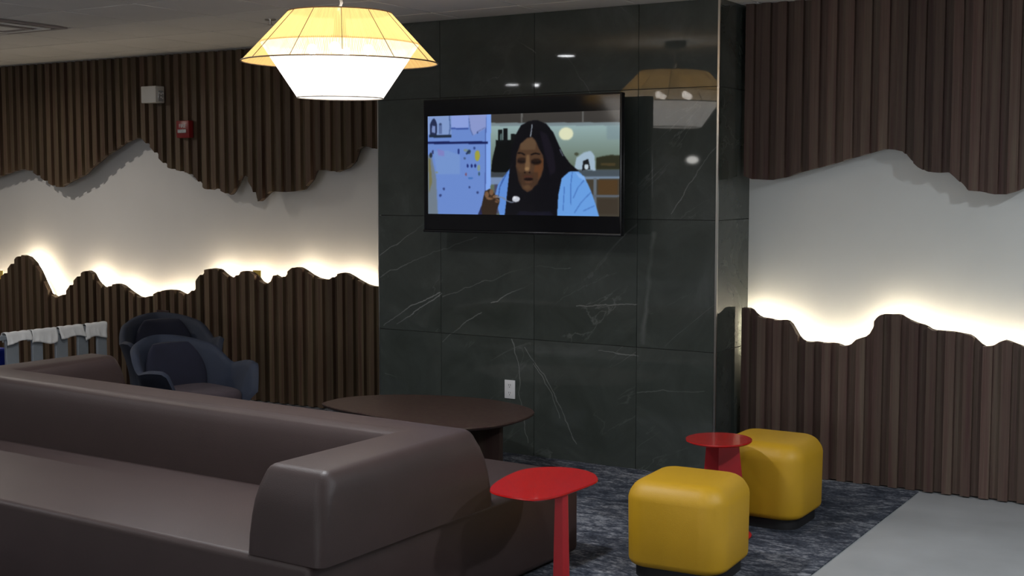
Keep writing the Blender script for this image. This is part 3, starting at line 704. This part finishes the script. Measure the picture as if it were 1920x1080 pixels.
# ------------------------------------------------------------------ ottomans
def superbox(name, w, d, h, z0, e, m, parent, n=40, k=20, puff=0):
    """soft cube"""
    rings = []
    for i in range(k + 1):
        t = -math.pi / 2 + math.pi * i / k
        ct, st_ = math.cos(t), math.sin(t)
        cr = abs(ct) ** e; z = (1 if st_ > 0 else -1) * abs(st_) ** e
        ring = []
        for j in range(n):
            a = 2 * math.pi * (j + .5) / n
            ca, sa = math.cos(a), math.sin(a)
            x = (1 if ca > 0 else -1) * abs(ca) ** e * cr; y = (1 if sa > 0 else -1) * abs(sa) ** e * cr
            ring.append((x * w / 2, y * d / 2, z0 + h / 2 + z * h / 2))
        rings.append(ring)
    rings = rings[1:-1]
    return loft(name, rings, m, parent)
def ottoman(loc, rz, label, src=None):
    t = thing('ottoman', label, 'ottoman', loc, rz, 'yellow cube ottomans')
    if src:
        for c in src.children:
            d = c.copy(); COL.objects.link(d); d.parent = t
        return t
    bm = box_bm(-.221, .221, -.221, .221, .055, .418, .0)
    vert = [e for e in bm.edges if abs(e.verts[0].co.z - e.verts[1].co.z) > .1]
    bmesh.ops.bevel(bm, geom=vert, offset=.105, segments=8, profile=.5, affect='EDGES')
    tope = [e for e in bm.edges if e.verts[0].co.z > .41 and e.verts[1].co.z > .41 and len(e.link_faces) == 2 and any(abs(f.normal.z) < .5 for f in e.link_faces)]
    bm.normal_update()
    tope = [e for e in bm.edges if all(v.co.z > .41 for v in e.verts) and any(abs(f.normal.z) < .5 for f in e.link_faces)]
    bote = [e for e in bm.edges if all(v.co.z < .06 for v in e.verts) and any(abs(f.normal.z) < .5 for f in e.link_faces)]
    bmesh.ops.bevel(bm, geom=tope, offset=.075, segments=8, profile=.5, affect='EDGES')
    bote = [e for e in bm.edges if all(v.co.z < .06 for v in e.verts) and any(abs(f.normal.z) < .5 for f in e.link_faces)]
    bmesh.ops.bevel(bm, geom=bote, offset=.03, segments=4, profile=.5, affect='EDGES')
    for v in bm.verts:      # slight stuffing bulge
        zz = (v.co.z - .055) / .363
        f = 1 + .035 * math.sin(math.pi * zz); v.co.x *= f; v.co.y *= f
        if v.co.z > .39: v.co.z += .012 * (1 - (v.co.x ** 2 + v.co.y ** 2) / .08)
    bmobj('cushion', bm, M_yellow, t)
    bm = box_bm(-.195, .195, -.195, .195, .006, .075)
    vert = [e for e in bm.edges if abs(e.verts[0].co.z - e.verts[1].co.z) > .05]
    bmesh.ops.bevel(bm, geom=vert, offset=.09, segments=6, profile=.5, affect='EDGES')
    bmobj('plinth', bm, M_black, t, flat_angle=40)
    return t
o1 = ottoman((-2.245, 5.095, 0), R(3), 'yellow cube ottoman nearest the camera, beside the brown sofa')
ottoman((-2.265, 6.13, 0), R(0), 'yellow cube ottoman further back, near the right ribbed wall', o1)

# ------------------------------------------------------------------ red side tables
def plate(name, pts, z0, z1, m, parent, edge=.004):
    cx = sum(p[0] for p in pts) / len(pts); cy = sum(p[1] for p in pts) / len(pts)
    def ring(z, s): 
        return [(cx + (x - cx) * s, cy + (y - cy) * s, z) for x, y in pts]
    s = 1 - edge / .2
    return loft(name, [ring(z0, s - .02), ring(z0 + (z1 - z0) * .5, 1), ring(z1, .992)], m, parent, smooth=False)

def folded_leg(parent, top_z, wt, wb, m, rz, open_=R(100)):
    """two plates folded along an upright crease, flaring to the floor"""
    V = []; t_ = .006
    for z, w in ((.02, wb), (top_z, wt)):
        for a in (open_ / 2, -open_ / 2):
            pass
    def pts(w):
        ax = (math.cos(rz + open_ / 2) * w, math.sin(rz + open_ / 2) * w); bx = (math.cos(rz - open_ / 2) * w, math.sin(rz - open_ / 2) * w)
        c = (0, 0); ci = (math.cos(rz) * t_, math.sin(rz) * t_)
        ai = (ax[0] + math.cos(rz) * t_, ax[1] + math.sin(rz) * t_); bi = (bx[0] + math.cos(rz) * t_, bx[1] + math.sin(rz) * t_)
        return [ax, c, bx, bi, ci, ai]
    rings = [[(x, y, z) for x, y in pts(w)] for z, w in ((.014, wb), (top_z, wt))]
    loft('leg', rings, m, parent, smooth=False)

t2 = thing('side_table', 'red round-topped side table standing between the two yellow ottomans', 'table', (-2.365, 5.705, 0), 0, 'red metal side tables')
plate('tabletop', [(.156 * math.cos(a * math.pi / 32), .165 * math.sin(a * math.pi / 32)) for a in range(64)], .458, .470, M_red, t2)
# pedestal: crease towards the camera
folded_leg(t2, .459, .098, .150, M_redleg, R(96), R(105))
lathe('base', [(.150, .006), (.160, .008), (.160, .013), (.155, .015)], M_redleg, t2)

T1 = smooth_closed(T1, 2)
cx = sum(p[0] for p in T1) / len(T1); cy = sum(p[1] for p in T1) / len(T1)
t1 = thing('side_table', 'red side table with leaf-shaped top in front of the brown sofa corner', 'table', (cx, cy, 0), 0, 'red metal side tables')
plate('tabletop', [(x - cx, y - cy) for x, y in T1], .509, .520, M_red, t1)
lx, ly = -2.382 - cx, 4.215 - cy
rings = []
for z, w in ((.014, .034), (.510, .024)):
    c, s = math.cos(R(25)), math.sin(R(25))
    rings.append([(lx + x * c - y * s, ly + x * s + y * c, z) for x, y in ((-w, -.014), (w * .2, -.02), (w, -.012), (w, .010), (-w, .010))])
loft('leg', rings, M_redleg, t1, smooth=False)
plate('base', [(lx + .12 * math.cos(a * math.pi / 20), ly + .04 + .15 * math.sin(a * math.pi / 20)) for a in range(40)], .006, .015, M_redleg, t1)

# ------------------------------------------------------------------ coffee table
CT = smooth_closed(CT, 2)
cx, cy = -4.25, 5.98
ct = thing('coffee_table', 'low dark wood table with pointed oval top by the stone wall', 'table', (cx, cy, 0))
def ctring(z, s): return [((x - cx) * s, (y - cy) * s, z) for x, y in CT]
loft('tabletop', [ctring(.372, .93), ctring(.386, .992), ctring(.395, 1), ctring(.400, .994)], M_table, ct, flat_angle=40)
for (px, py, a, w) in ((-3.95 - cx, 5.93 - cy, 12, .20), (-4.45 - cx, 6.0 - cy, 80, .17)):
    bm = box_bm(-w, w, -.028, .028, .006, .375, .008, 2)
    o = bmobj('leg', bm, M_table, ct, flat_angle=40, loc=(px, py, 0), rotz=R(a))

# ------------------------------------------------------------------ lounge chairs
def lounge_chair(label, loc, rz, src=None):
    t = thing('lounge_chair', label, 'chair', loc, rz, 'navy shell lounge chairs')
    if src:
        for c in src.children:
            d = c.copy(); COL.objects.link(d); d.parent = t
        return t
    # shell: wraps round the back, opening towards +x; rim height dips between back and arm wings
    NU, NV = 56, 12
    def rim(u):     # u 0..1 from one arm tip round the back to the other
        a = abs(u - .5) * 2
        if a < .34: return .715 - .05 * (a / .34) ** 2.2
        if a < .62:
            s = (a - .34) / .28; s = s * s * (3 - 2 * s); return .665 + (.545 - .665) * s
        s = (a - .62) / .38
        return .545 + .028 * math.sin(s * math.pi * .8) - .30 * max(0, s - .78) ** 1.2 / .22 ** 1.2 * .5
    rin, rout = [], []
    for i in range(NU + 1):
        u = i / NU; a = math.pi + (u - .5) * R(272)
        hz = rim(u); w = abs(u - .5) * 2
        col_i, col_o = [], []
        for j in range(NV + 1):
            v = j / NV; z = .26 + (hz - .26) * v
            flare = .245 + .065 * v ** 1.5 + .03 * v * v * max(0, min(1, (w - .55) / .35))
            back = .10 * v ** 1.6 * max(0, 1 - w / .42)
            ex = .78
            ca, sa = math.cos(a), math.sin(a)
            k = (abs(ca) ** (2 / ex) + abs(sa) ** (2 / ex)) ** (-ex / 2)
            for lst, th in ((col_i, -.022), (col_o, .022)):
                rr = (flare + th) * k
                lst.append((ca * rr - back, sa * rr * 1.03, z))
        rin.append(col_i); rout.append(col_o)
    V = []; F = []
    for i in range(NU + 1):
        loop = rin[i] + [tuple((Vector(rin[i][-1]) + Vector(rout[i][-1])) / 2 + Vector((0, 0, .016)))] + rout[i][::-1]
        V += loop
    n = 2 * (NV + 1) + 1
    for i in range(NU):
        for j in range(n - 1):
            F.append((i * n + j, i * n + j + 1, (i + 1) * n + j + 1, (i + 1) * n + j))
        F.append((i * n + n - 1, i * n, (i + 1) * n, (i + 1) * n + n - 1))
    F.append(tuple(range(n))); F.append(tuple(range(NU * n, NU * n + n))[::-1])
    bm = bmesh.new(); me = mesh('t', V, F); bm.from_mesh(me); bpy.data.meshes.remove(me)
    bmobj('shell', bm, M_navy2, t, flat_angle=70)
    # inner back cushion
    rings = []
    for j in range(13):
        v = j / 12; z = .37 + .320 * v; hw = .215 * (1 - .20 * v ** 3) * (math.sin(math.pi * (.12 + .76 * v)) ** .3)
        xx = -.195 - .10 * v ** 1.3; th = .055 * math.sin(math.pi * (.1 + .8 * v)) ** .5
        rings.append([(xx + th * math.sin(q) + .05 * math.cos(q) ** 2, hw * math.cos(q), z) for q in [2 * math.pi * k / 28 for k in range(28)]])
    loft('back_cushion', rings, M_navy, t)
    superbox('seat', .49, .49, .17, .27, .45, M_plum, t, 44, 16)
    lathe('under_shell', [(.10, .19), (.21, .23), (.25, .275), (.22, .28)], M_navy2, t)
    lathe('column', [(.03, .03), (.03, .20)], M_black, t, n=20)
    lathe('base', [(.24, .006), (.25, .012), (.22, .022), (.03, .034)], M_black, t)
    return t
c1 = lounge_chair('navy shell lounge chair nearest, peeking over the sofa back', (-5.79, 5.66, 0), R(-12))
lounge_chair('navy shell lounge chair further back, beside the rack of white cloths', (-6.93, 6.56, 0), R(-30), c1)

# ------------------------------------------------------------------ grey rack with white cloths, blue bin
RX = -6.87
rack = thing('drying_rack', 'grey slatted rack behind the left end of the sofa', 'rack', (RX, 5.35, 0))
y0r, y1r = 4.70, 5.93
box('top_rail', -.016, .016, y0r - 5.35, y1r - 5.35, .715, .745, M_grey, rack, bev=.003, seg=1)
box('bottom_rail', -.016, .016, y0r - 5.35, y1r - 5.35, .10, .14, M_grey, rack, bev=.003, seg=1)
sl = [(5.14, 5.235), (5.335, 5.415), (5.515, 5.61), (5.69, 5.775), (5.85, 5.93), (4.96, 5.04), (4.78, 4.86)]
for a, b in sl: box('slat', -.010, .010, a - 5.35, b - 5.35, .006, .716, M_grey, rack, bev=.003, seg=1)
for a in (4.72, 5.90): box('foot', -.12, .12, a - 5.35, a - 5.35 + .03, .006, .035, M_grey, rack, bev=.003, seg=1)
def cloth(a, b, dropf, dropb, seed, label):
    rnd = random.Random(seed); NU, NV = 18, 16
    V = []; F = []
    ph = [rnd.uniform(0, 6.28) for _ in range(6)]
    for i in range(NU + 1):
        u = i / NU; y = a + (b - a) * u - 5.35
        df = dropf * (1 + .16 * math.sin(u * 5 + ph[0]) + .10 * (u - .5) * math.cos(ph[1]) * 2)
        for j in range(NV + 1):
            v = j / NV; L_ = df + dropb + .036; s = v * L_
            wob = .007 * math.sin(u * 13 + ph[2]) + .004 * math.sin(u * 29 + ph[3] + v * 4)
            if s < df: x = .021 + abs(wob) * (1 - s / df) + .004 * (1 - s / df); z = .747 - (df - s)
            elif s < df + .036:
                q = (s - df) / .036 * math.pi; x = .018 * math.cos(q) + .003 * math.cos(q); z = .750 + .010 * math.sin(q) + .004 * abs(math.sin(u * 9 + ph[4]))
            else: x = -.021 - abs(wob) * .5; z = .747 - (s - df - .036)
            V.append((x, y + .006 * math.sin(v * 7 + ph[5]), z))
    for i in range(NU):
        for j in range(NV):
            F.append((i * (NV + 1) + j, i * (NV + 1) + j + 1, (i + 1) * (NV + 1) + j + 1, (i + 1) * (NV + 1) + j))
    o = link('cloth', mesh('cloth', V, F, True, M_cloth), None, (RX, 5.35, 0))
    md = o.modifiers.new('thickness', 'SOLIDIFY'); md.thickness = .002; md.offset = 1
    tag(o, label, 'cloth', 'white cloths over the rack')
cloth(5.135, 5.318, .052, .05, 3, 'white cloth hung over the grey rack, leftmost of four')
cloth(5.322, 5.515, .075, .06, 5, 'white cloth hung over the grey rack, second from the left')
cloth(5.540, 5.735, .062, .05, 8, 'white cloth hung over the grey rack, third from the left')
cloth(5.745, 5.925, .085, .07, 11, 'white cloth hung over the grey rack, next to the navy chair')
bn = thing('storage_bin', 'blue plastic bin at the left edge beside the slatted rack', 'bin', (-6.93, 4.90, 0))
loft('body', [[(x * s, y * s, z) for x, y in ((-.15, -.24), (.15, -.24), (.15, .24), (-.15, .24))] for z, s in ((.006, .85), (.62, 1), (.62, .96), (.03, .82))], M_blue, bn, cap1=True, smooth=False)
bn.location = (-7.12, 4.99, 0)
loft('lid', [[(x * s, y * s, z) for x, y in ((-.16, -.25), (.16, -.25), (.16, .25), (-.16, .25))] for z, s in ((.618, 1), (.640, 1), (.650, .95))], M_blue, bn, smooth=False)

# ------------------------------------------------------------------ pendant lamp
LP = (-3.99, 4.895)
lamp = thing('pendant_lamp', 'wide pendant lamp with amber string shade over glowing white inner shade', 'pendant lamp', (LP[0], LP[1], 2.09))
lamp.rotation_euler = (R(0.6), R(1.0), 0)
zt = 2.492 - 2.09; zr = 2.258 - 2.09; zi = 2.345 - 2.09
def shell(name, prof, m, n=96):
    rings = [[(r * math.cos(2 * math.pi * j / n), r * math.sin(2 * math.pi * j / n), z) for j in range(n)] for r, z in prof]
    return loft(name, rings, m, lamp, cap0=False, cap1=False)
so = shell('outer_shade', [(.245 + (.464 - .245) * t / 6, zt + (zr - zt) * t / 6) for t in range(7)], M_shade_o)
si = shell('inner_shade', [(.204 + (.375 - .204) * t / 6, zi * t / 6) for t in range(7)], M_shade_i)
def hoop(r, z, rr, m, parent, n=64):
    tube('hoop', [(r * math.cos(2 * math.pi * j / n), r * math.sin(2 * math.pi * j / n), z) for j in range(n + 1)], rr, m, parent, n=6)
hoop(.246, zt, .0035, M_wire, so); hoop(.466, zr, .0035, M_wire, so)
hoop(.205, 0, .003, M_wire2, si); hoop(.377, zi, .003, M_wire, si)
for k in range(12):
    a = 2 * math.pi * (k + .35) / 12; c, s = math.cos(a), math.sin(a)
    tube('rib', [(.246 * c, .246 * s, zt), (.466 * c, .466 * s, zr)], .0018, M_wire, so, n=5)
for k in range(8):
    a = 2 * math.pi * (k + .35) / 8; c, s = math.cos(a), math.sin(a)
    tube('rib', [(.208 * c, .208 * s, 0), (.380 * c, .380 * s, zi)], .0008, M_wire, si, n=5)
for k in range(3):
    a = 2 * math.pi * k / 3 + .3
    tube('spoke', [(0, 0, zt), (.246 * math.cos(a), .246 * math.sin(a), zt)], .002, M_wire, lamp, n=5)
lathe('socket_hub', [(.012, zt - .02), (.03, zt - .025), (.03, zt - .09), (.045, zt - .11), (.045, zt - .135), (.01, zt - .14)][::-1], M_canopy, lamp, n=20)
for k in range(4):
    a = math.pi / 2 * k + .5; c, s = math.cos(a), math.sin(a)
    ar = tube('socket', [(.03 * c, .03 * s, zt - .12), (.10 * c, .10 * s, zt - .155)], .012, M_canopy, lamp, n=10)
    r_ = .025; bx, by, bz = .135 * c, .135 * s, zt - .172
    rings = [[(bx + r_ * math.sin(p) * math.cos(q), by + r_ * math.sin(p) * math.sin(q), bz + r_ * math.cos(p)) for q in [2 * math.pi * j / 16 for j in range(16)]] for p in [math.pi * (i + .5) / 10 for i in range(10)]]
    loft('bulb', rings, M_bulb, ar)
tube('cord', [(0, 0, zt - .02), (0, 0, zt + .02), (.004, 0, zt + .05), (-.006, 0, zt + .09), (0, 0, zt + .12), (0, 0, H - .03 - 2.09)], .0035, M_cord, lamp, n=8)
tube('cord_knot', [(-.012, 0, zt + .012), (0, 0, zt + .028), (.010, 0, zt + .046), (.006, 0, zt + .06)], .007, M_cord, lamp, n=8)
lathe('ceiling_canopy', [(.075, H - .045 - 2.09), (.08, H - .04 - 2.09), (.08, H - .0 - 2.09)], M_canopy, lamp, n=36)

# ------------------------------------------------------------------ ceiling fittings
GL = 'recessed downlights in the ceiling'
MORE = ['added unseen ceiling light above the arm of the brown sofa', 'added unseen ceiling light in front of the right ribbed wall', 'added unseen ceiling light over the pale floor at the right', 'added unseen ceiling light above the near side of the sofa', 'added unseen ceiling light over the far left of the room', 'recessed ceiling downlight mirrored small at the stone edge', 'added unseen ceiling light behind the camera, left', 'added unseen ceiling light behind the camera, right']  # fill lights added without a visible source, except the mirrored one
names = {**{i + 3: v for i, v in enumerate(MORE)}, 0: 'recessed downlight in the ceiling close to the left ribbed wall', 1: 'recessed downlight in the ceiling beside the pendant lamp', 2: 'recessed downlight mirrored low left in the stone, above the television'}
for i, (x, y, w, r, c, sp) in enumerate(DOWN):
    t = thing('downlight', names.get(i, 'recessed downlight in the ceiling, out of the picture'), 'downlight', (x, y, H), 0, GL)
    r2 = r + .018
    lathe('trim_ring', [(r2, -.001), (r2, -.006), (r, -.008), (r, -.003)], M_bar, t, n=32, caps=False)
    lathe('lens', [(r, -.004), (r * .98, -.0055)], M_down, t, n=32)
# small accent light and a hanging globe, seen only as reflections
t = thing('downlight', 'tiny ceiling spotlight mirrored beside the downlight above the television', 'downlight', (-6.88, 1.96, H))
lathe('lens', [(.022, -.02), (.022, -.001)], M_down, t, n=16)
t = thing('globe_lamp', 'small white globe lamp mirrored in the stone right of the television', 'lamp', (-6.62, -1.42, 1.98))
rings = [[(.075 * math.sin(p) * math.cos(q), .075 * math.sin(p) * math.sin(q),   .045 * math.cos(p)) for q in [2 * math.pi * j / 20 for j in range(20)]] for p in [math.pi * (i + .5) / 12 for i in range(12)]]
loft('globe', rings, M_globe, t); tube('cord', [(0, 0, .044), (0, 0, H - 1.98)], .003, M_canopy, t, n=6)

t = thing('sprinkler', 'small ceiling sprinkler head left of the pendant lamp', 'sprinkler', (-5.594, 6.186, H))
lathe('rose', [(.035, -.006), (.035, -.0005)], M_steel, t, n=24)
lathe('stem', [(.008, -.03), (.008, -.005)], M_steel, t, n=12)
lathe('deflector', [(.016, -.034), (.016, -.030)], M_steel, t, n=16)

t = thing('ceiling_vent', 'square ceiling air diffuser at the upper left', 'vent', (VENT[0], VENT[1], H))
M_vent = mat('vent_grey', (.30, .26, .25), .6, noise=.05)
for k, (a, z) in enumerate(((.300, -.002), (.225, -.008), (.15, -.012))):
    bm = bmesh.new()
    for sx0, sx1, sy0, sy1 in ((-a, a, -a, -a + .035), (-a, a, a - .035, a), (-a, -a + .035, -a + .035, a - .035), (a - .035, a, -a + .035, a - .035)):
        box_bm(sx0, sx1, sy0, sy1, z - .006, z + .002, .001, 1, bm)
    bmobj('louvre', bm, M_vent if k != 1 else M_bar, t, smooth=False)
box('backing', -.30, .30, -.30, .30, -.001, .004, M_vent, t)
box('centre_plate', -.10, .10, -.10, .10, -.016, -.012, M_bar, t)

# ------------------------------------------------------------------ wall devices
t = thing('alarm_box', 'pale grey box with clear lens mounted high on the left ribbed panel', 'alarm', (-7.925, LY + .0005, 2.39))
box('housing', -.083, .083, -.095, 0, -.066, .066, M_device, t, bev=.006, seg=2)
box('lens', .0835, .088, -.07, -.015, -.055, .030, M_lens, t, bev=.002, seg=1)
for k, (yy, zz, w) in enumerate(((-.066, .010, .012), (-.046, .004, .010), (-.028, .010, .010), (-.05, -.022, .014), (-.03, -.030, .008))):
    box('lens_sparkle', .088, .090, yy, yy + w, zz - .006, zz + .006, M_white, t)  # white bits standing in for sparkles of light on the lens
t = thing('fire_alarm', 'dark red fire alarm with white lettering on the left ribbed panel', 'alarm', (-7.594, LY - .001, 2.11))
box('housing', -.070, .070, -.055, 0, -.068, .068, M_alarm, t, bev=.008, seg=2)
box('strobe_lens', -.045, .045, -.066, -.055, -.030, -.002, M_lens, t, bev=.003, seg=1)
fc = bpy.data.curves.new('lettering', 'FONT'); fc.body = 'FIRE'; fc.size = .040; fc.align_x = 'CENTER'; fc.extrude = .0006; fc.materials.append(M_letter)
fo = bpy.data.objects.new('lettering', fc); COL.objects.link(fo); fo.parent = t; fo.location = (0, -.0566, .012); fo.rotation_euler = (R(90), 0, 0)
bpy.context.view_layer.update(); me_ = bpy.data.meshes.new_from_object(fo); bpy.data.objects.remove(fo)
fo = link('lettering', me_, t, (0, -.0566, .012)); fo.rotation_euler = (R(90), 0, 0)

t = thing('wall_outlet', 'white double power outlet low on the stone wall behind the table', 'outlet', (-4.207, TVY, .407))
box('plate', -.038, .038, -.006, 0, -.058, .058, M_white, t, bev=.002, seg=2)
for zz in (-.024, .024):
    f = box('socket_face', -.017, .017, -.0075, -.006, zz - .015, zz + .015, M_white, t, bev=.0005, seg=1)
    for xx in (-.007, .005): box('slot', xx, xx + .0025, -.0082, -.0074, zz - .002, zz + .009, M_slot, f)
    box('slot', -.003, .003, -.0082, -.0074, zz - .011, zz - .007, M_slot, f)

# small dark plate on the ribbed wall behind the chairs
o = box('wall_plate', -7.98, -7.84, LY - .006, LY - .001, .56, .66, mat('bronze_plate', (.030, .014, .012), .5, noise=.1), bev=.002, seg=1)
tag(o, 'dark blank plate on the left ribbed panel above the navy chair', 'plate')
